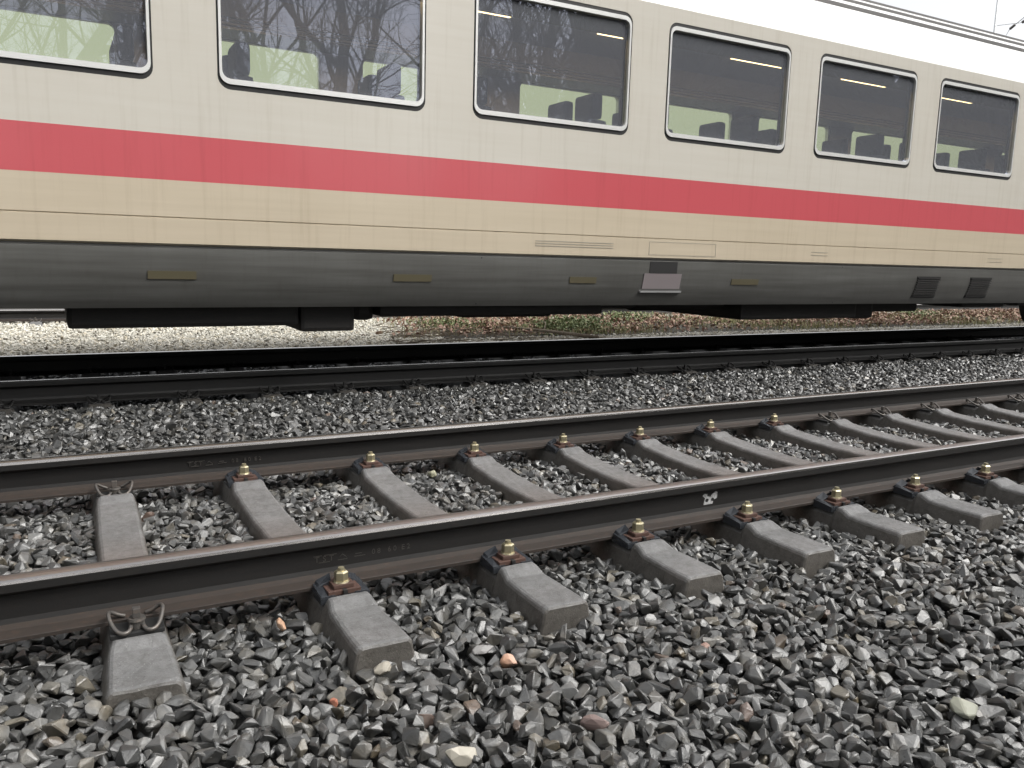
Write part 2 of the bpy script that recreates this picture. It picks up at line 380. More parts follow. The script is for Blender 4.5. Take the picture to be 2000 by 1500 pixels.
def bolt_fastening(parent, side):
    """side -1: sits on the near (-y) side of the rail, 0 at the rail centre, z=0 at the rail seat."""
    root = None
    bm = bmesh.new()
    s = side
    # angled guide plate: base block with sloped end wings
    def prism(bm, xs, yz0, yz1): pass
    def wedge(bm, pts):           # pts: list of 8
        vs = [bm.verts.new(p) for p in pts]
        for f in ((0, 1, 2, 3), (4, 7, 6, 5), (0, 4, 5, 1), (1, 5, 6, 2), (2, 6, 7, 3), (3, 7, 4, 0)): bm.faces.new([vs[i] for i in f])
    y0, y1 = s*.078, s*.203
    box(bm, -.084, .084, min(s*.076, s*.184), max(s*.076, s*.184), -.002, .018)
    for sx_ in (-1, 1):           # side shoulders sloping away from the rail
        wedge(bm, [(sx_*.034, s*.077, .016), (sx_*.082, s*.077, .016), (sx_*.084, s*.180, .016), (sx_*.034, s*.180, .016),
                   (sx_*.034, s*.077, .040), (sx_*.080, s*.077, .032), (sx_*.082, s*.180, .022), (sx_*.034, s*.180, .023)])
        wedge(bm, [(sx_*.020, s*.046, .012), (sx_*.074, s*.050, .012), (sx_*.072, s*.0765, .012), (sx_*.020, s*.0765, .012),
                   (sx_*.020, s*.046, .026), (sx_*.070, s*.052, .018), (sx_*.068, s*.0765, .036), (sx_*.020, s*.0765, .054)])
        wedge(bm, [(sx_*.022, s*.0775, .046), (sx_*.074, s*.0775, .036), (sx_*.070, s*.110, .030), (sx_*.030, s*.118, .030),
                   (sx_*.022, s*.0775, .062), (sx_*.070, s*.0775, .043), (sx_*.066, s*.105, .036), (sx_*.030, s*.118, .052)])
    bmesh.ops.recalc_face_normals(bm, faces=bm.faces[:])
    root = mesh_obj('rail_fastening', bm, 'plastic', parent)
    bm = bmesh.new()
    ya, yb = sorted((s*.098, s*.176)); box(bm, -.056, .056, ya, yb, .019, .035, 0, .002)
    ya, yb = sorted((s*.100, s*.166)); box(bm, -.036, .036, ya, yb, .0352, .050, 0, .003)
    mesh_obj('clamp_plate', bm, 'redplate', root)
    bm = bmesh.new(); ya, yb = sorted((s*.166, s*.1855)); box(bm, -.007, .007, ya, yb, .004, .036)
    mesh_obj('slot', bm, 'darkspot', root)
    bm = bmesh.new(); cy = s*.136
    def cyl(r1, r2, z0, z1, seg):
        bmesh.ops.create_cone(bm, cap_ends=True, segments=seg, radius1=r1, radius2=r2, depth=z1-z0, matrix=Matrix.Translation((0, cy, (z0+z1)/2)))
    cyl(.027, .025, .0502, .055, 24); cyl(.0235, .0235, .055, .083, 6); cyl(.0235, .0185, .083, .088, 6); cyl(.0115, .0105, .088, .099, 14)
    mesh_obj('hex_nut', bm, 'brass', root)
    return root
def clip_fastening(parent, side, cm='clip'):
    s = side
    bm = bmesh.new(); ya, yb = sorted((s*.077, s*.165)); box(bm, -.075, .075, ya, yb, -.002, .012, 0, .003)
    root = mesh_obj('rail_fastening', bm, 'darkspot', parent)
    bm = bmesh.new(); P = []
    half = [(.004, .092, .034), (.012, .100, .035), (.016, .120, .030), (.016, .150, .022), (.026, .170, .016), (.042, .172, .015), (.056, .160, .020), (.066, .140, .030), (.073, .118, .043),
            (.076, .098, .052), (.072, .082, .052), (.060, .074, .044), (.046, .071, .034), (.030, .066, .0265)]
    for sx_ in (-1, 1):
        pts = [(sx_*x, s*y, z) for x, y, z in half]
        # smooth
        q = [Vector(p) for p in pts]
        for _ in range(2):
            nq = [q[0]]
            for a_, b_ in zip(q, q[1:]): nq += [a_.lerp(b_, .25), a_.lerp(b_, .75)]
            nq.append(q[-1]); q = nq
        tube(bm, q, .0064, 8)
    mesh_obj('spring_clip', bm, cm, root)
    bm = bmesh.new()
    def cyl(r1, r2, z0, z1, seg):
        bmesh.ops.create_cone(bm, cap_ends=True, segments=seg, radius1=r1, radius2=r2, depth=z1-z0, matrix=Matrix.Translation((0, s*.128, (z0+z1)/2)))
    cyl(.021, .021, .010, .036, 16); cyl(.026, .024, .036, .043, 20)
    box(bm, -.011, .011, s*.128-.011, s*.128+.011, .043, .073, 0, .002)
    mesh_obj('screw', bm, cm, root)
    return root
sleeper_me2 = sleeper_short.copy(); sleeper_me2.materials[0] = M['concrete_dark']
def make_sleeper(kind, ymid, me=None):
    root = empty('concrete_sleeper', (0, ymid-1.3, 0))
    o = bpy.data.objects.new('sleeper_beam', me or (sleeper_short if kind == 'clip' else sleeper_me)); C.objects.link(o); o.parent = root
    for yr in (1.3-.7535, 1.3+.7535):
        for sd_ in (-1, 1):
            f = bolt_fastening(root, sd_) if kind == 'bolt' else clip_fastening(root, sd_, 'clip_dark' if me else 'clip')
            f.location = (0, yr, SZ)
        bm = bmesh.new(); box(bm, -.07, .07, yr-.074, yr+.074, -.1835, -.1722)
        mesh_obj('rail_pad', bm, 'plastic', root)
    return root
ym1_ = (YA+YB)/2
proto = {'bolt': make_sleeper('bolt', ym1_), 'clip': make_sleeper('clip', ym1_), 'dark': make_sleeper('clip', ym1_, sleeper_me2)}
used = set()
def place(kind, x, ymid, label, group, skew=0):
    if kind in used: r_ = copy_tree(proto[kind])
    else: r_ = proto[kind]; used.add(kind)
    r_.location = (x, ymid-1.3, 0); r_.rotation_euler = (0, 0, skew)
    tag(r_, label, 'railway sleeper', group); return r_
XA = [.167, .790, 1.428, 2.034, 2.636, 3.213, 3.800, 4.399]
XB = [.196, .768, 1.419, 2.034, 2.627, 3.203, 3.793, 4.382, 4.968, 5.556, 6.158]
ym1 = (YA+YB)/2
ordw = ['leftmost', 'second', 'third', 'fourth', 'fifth', 'sixth', 'seventh', 'eighth', 'ninth', 'tenth', 'eleventh', 'twelfth', 'thirteenth', 'fourteenth', 'fifteenth', 'sixteenth', 'seventeenth', 'eighteenth', 'nineteenth', 'twentieth']
ys_clear = []
for k in range(-2, 17):
    if k < 0: xa = xb = .18+.6*k
    elif k < 8: xa, xb = XA[k], XB[k]
    elif k < 11: xa = xb = XB[k]
    else: xa = xb = 6.158+.6*(k-10)
    xm = (xa+xb)/2; sk = -math.atan2(xb-xa, 1.507)
    kind = 'bolt' if 1 <= k <= 7 else 'clip'
    # rotate about root (near end): shift so that the rails are crossed at xa / xb
    slope = (xb-xa)/1.507; xr = xa-slope*(1.3-.7535)
    if k < 0: lb = 'concrete sleeper of the empty track just outside the left edge of the picture'
    elif k == 0: lb = 'leftmost concrete sleeper of the empty near track, with looped spring clips'
    elif k == 1: lb = 'concrete sleeper below the raised lettering on the near rail, leftmost with gold nuts'
    elif k == 4: lb = 'sleeper with gold nut just right of the white mark on the near rail'
    elif k < 8: lb = 'concrete sleeper of the empty near track, %s from the left with gold nuts' % {2: 'second', 3: 'third', 5: 'fifth', 6: 'sixth', 7: 'seventh and last'}[k]
    elif k < 12: lb = 'near track sleeper with spring clips, %s to the right of the last gold nut' % {8: 'first', 9: 'second', 10: 'third', 11: 'fourth'}[k]
    else: lb = 'near track sleeper with spring clips beyond the right frame edge'
    place(kind, xr, ym1, lb, 'concrete sleepers of the empty near track', sk)
    ys_clear.append((xr, slope, 2.125 if kind == 'bolt' else 2.225))
XC = [.24+.609*k for k in range(-2, 22)]
for k, x in enumerate(XC):
    lb = ('shaded concrete sleeper under the train, %s from the left' % ordw[k-2]) if 2 <= k < 21 else 'shaded concrete sleeper under the train just outside the picture'
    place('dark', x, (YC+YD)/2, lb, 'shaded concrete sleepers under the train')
for k, x in enumerate((-1.45, -.86, -.27, .33)):
    lb = ['far track sleeper just outside the left edge', 'far track sleeper at the left edge beneath the train', 'pale far track sleeper end in gravel under the far rail', 'far track sleeper hidden behind the train underframe'][k]
    place('clip', x, (YE+YF)/2, lb, 'sleepers of the far track')

# ------------------------------------------------------------------ ballast stones
def rock_bm(seed, n=13, flat=.55, bev=.07):
    r_ = random.Random(seed); bm = bmesh.new()
    ax = (1, r_.uniform(.55, .95), r_.uniform(flat-.2, flat+.2))
    for _ in range(n):
        d = Vector((r_.gauss(0, 1), r_.gauss(0, 1), r_.gauss(0, 1))).normalized()*r_.uniform(.82, 1.12)
        bm.verts.new((d.x*ax[0], d.y*ax[1], d.z*ax[2]))
    res = bmesh.ops.convex_hull(bm, input=bm.verts[:])
    junk = [q for q in set(res['geom_interior']+res['geom_unused']) if isinstance(q, bmesh.types.BMVert) and q.is_valid]
    if junk: bmesh.ops.delete(bm, geom=junk, context='VERTS')
    bmesh.ops.dissolve_limit(bm, angle_limit=R(16), verts=bm.verts[:], edges=bm.edges[:])
    if bev: bmesh.ops.bevel(bm, geom=bm.edges[:], offset=bev, segments=1, affect='EDGES', clamp_overlap=True)
    bmesh.ops.triangulate(bm, faces=[f for f in bm.faces if len(f.verts) > 4])
    from mathutils import noise
    for v_ in bm.verts: v_.co += noise.noise_vector(v_.co*2.1+Vector((seed, 0, 0)))*.06
    return bm
def drop(bounds, target, right, left, clear, n_cand, size, res=.01, seed=1, frac=.3):
    """Drop stones on a height map until the wanted surface is reached."""
    x0, x1, y0, y1 = bounds; rg = np.random.default_rng(seed)
    nx, ny = int((x1-x0)/res), int((y1-y0)/res)
    H = np.full((nx, ny), -9.0)
    gy = y0+(np.arange(ny)+.5)*res
    H[:] = np.array([target(y) for y in gy])[None, :]-.055
    yy = rg.uniform(y0, y1, n_cand); xx = rg.uniform(x0, x1, n_cand)
    keep = (xx > left) & (xx < right(yy)) & ~clear(xx, yy)
    xx, yy = xx[keep], yy[keep]
    r_ = size[0]+(size[1]-size[0])*rg.beta(2.0, 2.6, len(xx))
    tg = np.array([target(y) for y in yy])+rg.normal(0, .006, len(xx))
    px, pz, pr, py = [], [], [], []; kk = -1; disc = None
    for x, y, r1, t in zip(xx, yy, r_, tg):
        k = int(r1*.72/res+.6); i, j = int((x-x0)/res), int((y-y0)/res)
        i0, i1, j0, j1 = max(0, i-k), min(nx, i+k+1), max(0, j-k), min(ny, j+k+1)
        w = H[i0:i1, j0:j1]; q = disc[(i0-i+k):(i1-i+k), (j0-j+k):(j1-j+k)] if k == kk else None
        if q is None: disc = np.hypot(*np.mgrid[-k:k+1, -k:k+1])*res < r1*.74; kk = k; q = disc[(i0-i+k):(i1-i+k), (j0-j+k):(j1-j+k)]
        wq = w[q]
        if not len(wq): continue
        sup = wq.max()*frac+wq.mean()*(1-frac)
        if sup+r1*.30 > t: continue
        z = sup+r1*.36
        w[q] = np.maximum(wq, z+r1*.34)
        px.append(x); py.append(y); pz.append(z); pr.append(r1)
    return np.array([px, py, pz]).T, np.array(pr)
def scatter_object(name, pts, rad, mat, nvar, seed, hull_n=13, bev=.07, tilt=1.0, label=None):
    rg = np.random.default_rng(seed)
    V = []; E = []; F = []; grp = []
    for k in range(nvar):
        bm = rock_bm(seed*100+k, random.Random(seed+k).choice([hull_n-2, hull_n, hull_n+3]), .55, bev); bm.verts.ensure_lookup_table()
        b = len(V)
        for v_ in bm.verts: V.append(tuple(v_.co)); grp.append(k)
        for f_ in bm.faces: F.append([b+q.index for q in f_.verts])
        bm.free()
    nb = len(V)
    V = np.vstack([np.array(V), pts]); n = len(pts)
    me = bpy.data.meshes.new(name)
    me.from_pydata(V.tolist(), [], F); me.materials.append(M[mat])
    def attr(nm_, typ, vals, key='value'):
        at = me.attributes.new(nm_, typ, 'POINT'); at.data.foreach_set(key, np.asarray(vals).ravel())
    attr('grp', 'INT', np.array(grp+[-1]*n, dtype=np.int32))
    rot = np.zeros((nb+n, 3)); rot[nb:, 0] = rg.normal(0, .55*tilt, n); rot[nb:, 1] = rg.normal(0, .55*tilt, n); rot[nb:, 2] = rg.uniform(0, 6.28, n)
    attr('rot', 'FLOAT_VECTOR', rot, 'vector')
    sc = np.ones(nb+n); sc[nb:] = rad; attr('scl', 'FLOAT', sc)
    attr('pick', 'INT', np.concatenate([np.zeros(nb), rg.integers(0, nvar, n)]).astype(np.int32))
    sh = rg.random(n)
    if mat == 'ballast': sh = np.where(sh < .955, sh*np.interp(pts[:, 1], [4.4, 5.6], [.85, .35]), sh)     # train's shade painted in: stones darken towards the second track
    attr('shade', 'FLOAT', np.concatenate([np.zeros(nb), sh]))
    me.update()
    o = bpy.data.objects.new(name, me); C.objects.link(o)
    ng = bpy.data.node_groups.new(name, 'GeometryNodeTree')
    ng.interface.new_socket('Geometry', in_out='INPUT', socket_type='NodeSocketGeometry'); ng.interface.new_socket('Geometry', in_out='OUTPUT', socket_type='NodeSocketGeometry')
    nn = ng.nodes.new; L = ng.links.new
    gi, go = nn('NodeGroupInput'), nn('NodeGroupOutput')
    def named(nm_, typ):
        q = nn('GeometryNodeInputNamedAttribute'); q.data_type = typ; q.inputs[0].default_value = nm_
        return next(s_ for s_ in q.outputs if s_.enabled and s_.name == 'Attribute')
    cmp_ = nn('FunctionNodeCompare'); cmp_.data_type = 'INT'; cmp_.operation = 'LESS_THAN'
    ii = [s_ for s_ in cmp_.inputs if s_.enabled]; L(named('grp', 'INT'), ii[0]); ii[1].default_value = 0
    sep = nn('GeometryNodeSeparateGeometry'); sep.domain = 'POINT'; L(gi.outputs[0], sep.inputs[0]); L(cmp_.outputs[0], sep.inputs['Selection'])
    m2p = nn('GeometryNodeMeshToPoints'); L(sep.outputs[0], m2p.inputs[0])
    spl = nn('GeometryNodeSplitToInstances'); spl.domain = 'POINT'; L(sep.outputs[1], spl.inputs[0]); L(named('grp', 'INT'), spl.inputs['Group ID'])
    iop = nn('GeometryNodeInstanceOnPoints'); L(m2p.outputs[0], iop.inputs['Points']); L(spl.outputs[0], iop.inputs['Instance'])
    iop.inputs['Pick Instance'].default_value = True; L(named('pick', 'INT'), iop.inputs['Instance Index'])
    e2r = nn('FunctionNodeEulerToRotation'); L(named('rot', 'FLOAT_VECTOR'), e2r.inputs[0]); L(e2r.outputs[0], iop.inputs['Rotation'])
    L(named('scl', 'FLOAT'), iop.inputs['Scale']); L(iop.outputs[0], go.inputs[0])
    md = o.modifiers.new('scatter', 'NODES'); md.node_group = ng
    tag(o, label, None, None, 'stuff'); return o

def sm(a_, b_, x): t = min(1, max(0, (x-a_)/(b_-a_))); return t*t*(3-2*t)
def target_near(y):
    h = -.238
    h += -.012*sm(1.6, .8, y) if y < 1.6 else 0
    for yr in (YA, YB): h -= .026*max(0, 1-abs(y-yr)/.26)
    if 2.3 < y < 4.6: h -= .012
    if y > YB+.1: h += .058*sm(YB+.3, YB+1.4, y)-.060*sm(YC-.36, YC-.10, y)
    return h
cl = np.array(ys_clear)
def clear_near(x, y):
    m = np.zeros(len(x), bool)
    inn = (y > 2.125) & (y < 4.79)
    for xr, slp, ys_ in cl: m |= inn & (y > ys_) & (np.abs(x-(xr+slp*(y-(ym1-1.3)))) < .100)
    i2 = (y > YC+.7535-1.05)
    for xc in XC: m |= i2 & (np.abs(x-xc) < .108)
    return m
P, rad = drop((-1.6, 14.5, .55, 6.5), target_near, lambda y: 1.83*y+1.5, -1.5, clear_near, 480000, (.019, .050), seed=3)
near = scatter_object('ballast', P, rad, 'ballast', 40, 5, 12, .065, .85, 'dark wet crushed stone ballast around the near tracks')
P2, rad2 = drop((-1.6, 17, 6.5, 8.6), lambda y: -.265+.03*sm(8.25, 8.6, y), lambda y: 1.83*y+1.5, -1.5,
                lambda x, y: np.any([(y < YC+.7535+1.2) & (np.abs(x-xc) < .108) for xc in XC], axis=0), 120000, (.019, .040), seed=4)
scatter_object('track_ballast', P2, rad2, 'ballast', 16, 6, 12, .07, 1.2, 'dark crushed stone between the rails under the train')
P3, rad3 = drop((-2.5, 26, 8.55, 15.0), lambda y: -.205+.012*math.sin(y*2), lambda y: 1.83*y+1.5, -2.4,
                lambda x, y: ((x-4.2-(y-9.2)*.4 > 0) & (y > 10.3) & (y < 13.4) & (x > 4)) | ((y > 13.35) & (np.abs((x+.27) % .59-.0) < .1)), 330000, (.022, .044), res=.015, seed=5)
scatter_object('pale_gravel', P3, rad3, 'ballast_far', 16, 8, 12, .06, .8, 'pale dry gravel beyond the train, seen under its skirt')

# stones that stand out in the foreground
def hitz(px, py, z):
    d = fw+rr*((px-1000)/FPX)-uu*((py-750)/FPX); t = (z-CH)/d.z
    return Vector((d.x*t, d.y*t, z))
def special(px, py, z, rad_, col, col2, label, seed, sc=(1, 1, 1)):
    a = N('stone_%d' % seed); n1 = a.noise(a.obj(), 3, 5, .65); a.set(a.mix(a.ramp(n1, [(.35, g(0)), (.65, g(1))]), col, col2), .55); a.bump(a.noise(a.obj(), 9, 4), .004, .7)
    bm = rock_bm(seed, 30, .65, .1); bmesh.ops.scale(bm, vec=(rad_*sc[0], rad_*sc[1], rad_*sc[2]), verts=bm.verts[:])
    o = mesh_obj('stone', bm, a.m); o.scale = (1.35,)*3; o.location = hitz(px, py, z+.020); o.rotation_euler = (random.uniform(-.3, .3), random.uniform(-.3, .3), random.uniform(0, 6))
    tag(o, label, 'stone', 'single stones that stand out from the ballast')
special(549, 1221, -.238, .024, (.45, .24, .14, 1), (.50, .38, .28, 1), 'orange stone lying between the two leftmost sleeper ends', 901, (1, .6, .8))
special(992, 1292, -.240, .024, (.62, .42, .34, 1), (.42, .22, .12, 1), 'pinkish orange stone below the sleeper end in the middle foreground', 902, (1, .8, 1))
special(902, 1478, -.240, .032, (.50, .47, .40, 1), (.34, .31, .25, 1), 'cream white stone at the bottom edge of the picture', 903, (1, .85, .9))
special(1160, 1412, -.240, .030, (.18, .13, .12, 1), (.25, .19, .17, 1), 'brownish brick shaped stone in the foreground', 904, (1, .6, .7))
special(1882, 1383, -.240, .034, (.34, .34, .27, 1), (.22, .23, .19, 1), 'pale greenish stone near the lower right corner', 905)
special(652, 1373, -.242, .012, (.40, .12, .07, 1), (.35, .18, .12, 1), 'tiny bright orange chip left of the lower centre', 906)
special(1378, 1265, -.240, .016, (.34, .21, .17, 1), (.26, .18, .15, 1), 'small reddish stone right of the lower centre', 907)
special(845, 926, -.236, .022, (.36, .35, .24, 1), (.22, .22, .16, 1), 'mossy yellowish stone between the rails near the far rail', 908)
special(940, 1270, -.235, .030, (.30, .29, .28, 1), (.22, .215, .21, 1), 'broad light grey stone among dark ballast in the foreground', 909, (1, .9, .6))
special(748, 1306, -.238, .022, (.38, .35, .29, 1), (.25, .23, .19, 1), 'beige stone just below the second sleeper end', 910)

# ------------------------------------------------------------------ verge plants and litter beyond the train
def in_verge(x, y): return x > 4.0+(y-10.0)*.35+random.gauss(0, .35)
V = []; F = []
for _ in range(12000):
    y = 10.6+2.7*random.random(); x = random.uniform(3.6, 26)
    if not in_verge(x, y): continue
    dens = .35+.65*(math.sin(x*.9+1)*.5+.5)
    if random.random() > dens: continue
    c_ = Vector((x, y, -.19+random.random()*.05+.05*sm(10.4, 12, y))); e_ = Euler((random.gauss(0, .6), random.gauss(0, .6), random.uniform(0, 6.3))).to_matrix()
    l_ = random.uniform(.03, .06); b = len(V)
    for p in ((-l_, 0, 0), (-.3*l_, -.45*l_, .12*l_), (.5*l_, -.38*l_, .18*l_), (l_, 0, -.1*l_), (.5*l_, .38*l_, .2*l_), (-.3*l_, .45*l_, .1*l_)): V.append(c_+e_@Vector(p))
    F.append(tuple(range(b, b+6)))
tag(pydata('leaf_litter', V, F, 'leaf'), 'red brown fallen leaves on the verge beyond the train', kind='stuff')
def blades(name, n, fn, mat, label, h=(.06, .18), w=.006, lean=.5):
    V = []; F = []
    for _ in range(n):
        r_ = fn()
        if r_ is None: continue
        x, y, z, sc = r_; a_ = random.uniform(0, 6.28); hh = random.uniform(*h)*sc; ln = random.uniform(0, lean)*hh
        dx, dy = math.cos(a_), math.sin(a_); b = len(V)
        V += [Vector((x-dy*w, y+dx*w, z)), Vector((x+dy*w, y-dx*w, z)), Vector((x+dx*ln*.4+dy*w*.7, y+dy*ln*.4-dx*w*.7, z+hh*.6)), Vector((x+dx*ln*.4-dy*w*.7, y+dy*ln*.4+dx*w*.7, z+hh*.6)), Vector((x+dx*ln, y+dy*ln, z+hh))]
        F += [(b, b+1, b+2, b+3), (b+3, b+2, b+4)]
    return tag(pydata(name, V, F, mat), label, kind='stuff')
def gfn():
    y = 10.4+2.9*random.random(); x = random.uniform(4, 26)
    if not in_verge(x, y): return None
    if random.random() > (.15+.85*(math.sin(x*1.3+y)*.5+.5)**2): return None
    return x, y, -.21, 1
blades('grass', 22000, gfn, 'grassm', 'dry green and straw coloured grass on the verge beyond the train', (.05, .16))
V = []; F = []
for cx, cy, n, hh in ((6.9, 10.9, 900, .20), (7.35, 11.0, 900, .24), (9.2, 12.2, 500, .2), (17.2, 12.0, 500, .2), (5.3, 11.7, 400, .16)):
    for _ in range(n):
        p = Vector((random.gauss(cx, .28), random.gauss(cy, .22), -.2+random.random()*hh)); e_ = Euler((random.gauss(0, .8), random.gauss(0, .8), random.uniform(0, 6.3))).to_matrix(); l_ = random.uniform(.015, .04); b = len(V)
        for q in ((-l_, 0, 0), (0, -.5*l_, 0), (l_, 0, 0), (0, .5*l_, .1*l_)): V.append(p+e_@Vector(q))
        F.append((b, b+1, b+2, b+3))
tag(pydata('brambles', V, F, 'bramble'), 'low green bramble leaves on the verge beyond the train', kind='stuff')
bm = bmesh.new()
for _ in range(240):
    y = random.uniform(9.7, 12.4); x = 3.6+abs(random.gauss(0, 1.6))+(y-10)*.3 if random.random() < .75 else random.uniform(4, 20)
    a_ = random.gauss(-.35, .5); L_ = random.uniform(.15, .7); z = -.19+random.random()*.04
    p0 = Vector((x, y, z)); d = Vector((math.cos(a_), math.sin(a_), random.uniform(-.03, .10)))
    tube(bm, [p0, p0+d*L_*.5+Vector((0, random.gauss(0, .02), .01)), p0+d*L_], [.005, .004, .002], 5)
tag(mesh_obj('twigs', bm, 'twig'), 'thin dead twigs scattered over the leaves', kind='stuff')
bm = bmesh.new()
p0 = hitz(966, 638, -.13); p1 = hitz(1168, 660, -.17)
q = [p0.lerp(p1, t)+Vector((0, 0, .02*math.sin(t*3))) for t in (0, .25, .5, .75, 1)]
tube(bm, q, [.014, .02, .024, .028, .03], 9)
tube(bm, [q[2], q[2]+Vector((.2, .3, .10)), q[2]+Vector((.35, .7, .08))], [.012, .008, .004], 6)
tube(bm, [q[1], q[1]+Vector((-.25, -.2, .06)), q[1]+Vector((-.6, -.25, .02))], [.010, .007, .003], 6)
tag(mesh_obj('fallen_branch', bm, 'twig'), 'fallen branch lying on brown leaves behind the far rail', 'branch')

# ------------------------------------------------------------------ passenger coach
YT = (YC+YD)/2; HW = 1.413
X0, X1 = -7.2, 19.2
coach = empty('passenger_coach', (0, YT, 0))
tag(coach, 'cream express train coach with a red stripe and grey skirt passing on the second track', 'train')
# body side (near and far) between z .97 and 3.16
PITCH = 1.91
pill = [.83+PITCH*k for k in range(-3, 9)]
WZ0, WZ1, PW = 2.062, 3.010, .40
def rrect(x0, x1, z0, z1, r_, n=6):
    pts = []
    for cx, cz, a0 in ((x1-r_, z1-r_, 0), (x0+r_, z1-r_, 90), (x0+r_, z0+r_, 180), (x1-r_, z0+r_, 270)):
        for i in range(n+1): a_ = R(a0+90*i/n); pts.append((cx+r_*math.cos(a_), cz+r_*math.sin(a_)))
    return pts
def outer_for(pts, X0_, X1_, Z0_, Z1_):
    cx, cz = (X0_+X1_)/2, (Z0_+Z1_)/2; o_ = []
    n = len(pts)//4
    for i, (x, z) in enumerate(pts):
        q, k = divmod(i, n); t = k/(n-1)
        cor = [(X1_, Z1_), (X0_, Z1_), (X0_, Z0_), (X1_, Z0_)][q]
        # slide onto edges at the ends of each corner arc
        if q in (0, 2): pa, pb = (cor[0], z), (x, cor[1])
        else: pa, pb = (x, cor[1]), (cor[0], z)
        if t < .5: o_.append((pa[0]+(cor[0]-pa[0])*t*2, pa[1]+(cor[1]-pa[1])*t*2))
        else: o_.append((cor[0]+(pb[0]-cor[0])*(t*2-1), cor[1]+(pb[1]-cor[1])*(t*2-1)))
    return o_
def ring_face(bm, inn, out_, y, mi=0, flip=False):
    a_ = [bm.verts.new((x, y, z)) for x, z in inn]; b_ = [bm.verts.new((x, y, z)) for x, z in out_]; n = len(a_)
    for k in range(n):
        fc = (a_[k], b_[k], b_[(k+1) % n], a_[(k+1) % n])
        try:
            f = bm.faces.new(fc[::-1] if flip else fc); f.material_index = mi
        except ValueError: pass
    return a_
def ring_solid(bm, inn, out_, ya, yb, mi=0):
    """closed ring: front at ya, back at yb"""
    n = len(inn)
    L4 = [[bm.verts.new((x, y, z)) for x, z in lp] for lp, y in ((inn, ya), (out_, ya), (out_, yb), (inn, yb))]
    for i in range(4):
        A_, B_ = L4[i], L4[(i+1) % 4]
        for k in range(n): f = bm.faces.new((A_[k], A_[(k+1) % n], B_[(k+1) % n], B_[k])); f.material_index = mi
def skirt_in(z): t = (.95-z)/.405; return .012+.10*t**2.2
for side in (-1, 1):
    y = side*HW
    # window band
    bm = bmesh.new()
    for k in range(len(pill)-1):
        xa, xb = pill[k], pill[k+1]
        inn = rrect(xa+PW/2, xb-PW/2, WZ0-.035, WZ1+.030, .085)
        ring_face(bm, inn, outer_for(inn, xa, xb, 1.70, 3.16), y)
    for xa, xb in ((X0, pill[0]), (pill[-1], X1)):
        vs = [bm.verts.new((x, y, z)) for x, z in ((xa, 1.70), (xb, 1.70), (xb, 3.16), (xa, 3.16))]; bm.faces.new(vs)
    bmesh.ops.remove_doubles(bm, verts=bm.verts[:], dist=.0008)
    bmesh.ops.recalc_face_normals(bm, faces=bm.faces[:])
    mesh_obj('window_band_wall', bm, 'offwhite', coach)
    bm = bmesh.new(); vs = [bm.verts.new((x, y-.0*side, z)) for x, z in ((X0, 1.402), (X1, 1.402), (X1, 1.70), (X0, 1.70))]; bm.faces.new(vs)
    mesh_obj('red_stripe', bm, 'red', coach)
    bm = bmesh.new()
    prof = [(y, 1.402), (y, 1.162), (y-.006*side, 1.160), (y-.006*side, 1.153), (y, 1.151), (y-.002*side, .985), (y-.020*side, .972)]
    rg_ = [[bm.verts.new((x, yy_, z)) for yy_, z in prof] for x in (X0, X1)]
    for k in range(len(prof)-1): bm.faces.new((rg_[0][k], rg_[1][k], rg_[1][k+1], rg_[0][k+1]))
    mesh_obj('lower_body_wall', bm, 'cream', coach)
    bm = bmesh.new()
    prof = [(y-.022*side, .971), (y-.022*side, .955), (y-.012*side, .952)]+[(y-side*skirt_in(.94-.395*i/14), .94-.395*i/14) for i in range(15)]+[(y-.12*side, .545), (y-.12*side, .60)]
    rg_ = [[bm.verts.new((x, yy_, z)) for yy_, z in prof] for x in (X0, X1)]
    for k in range(len(prof)-1): f = bm.faces.new((rg_[0][k], rg_[1][k], rg_[1][k+1], rg_[0][k+1])); f.smooth = 2 < k < 16
    mesh_obj('skirt', bm, 'skirt', coach)
    # roof edge moulding is part of the roof; windows:
    for k in range(len(pill)-1):
        xa, xb = pill[k]+PW/2, pill[k+1]-PW/2
        inn = rrect(xa+.012, xb-.012, WZ0, WZ1, .071); out_ = rrect(xa, xb, WZ0-.035, WZ1+.030, .085)
        bm = bmesh.new(); ring_solid(bm, inn, out_, y-.004*side, y-.09*side); bmesh.ops.recalc_face_normals(bm, faces=bm.faces[:])
        w = mesh_obj('window', bm, 'gasket', coach)
        i2 = rrect(xa+.030, xb-.030, WZ0+.036, WZ1-.034, .055); o2 = rrect(xa+.013, xb-.013, WZ0+.001, WZ1-.001, .07)
        bm = bmesh.new(); ring_solid(bm, i2, o2, y+.006*side, y-.05*side); bmesh.ops.recalc_face_normals(bm, faces=bm.faces[:])
        mesh_obj('window_frame', bm, 'alu', w)
        bm = bmesh.new(); bm.faces.new([bm.verts.new((x, y-.022*side, z)) for x, z in i2])
        mesh_obj('pane', bm, 'glass' if side < 0 else 'glass_far', w)
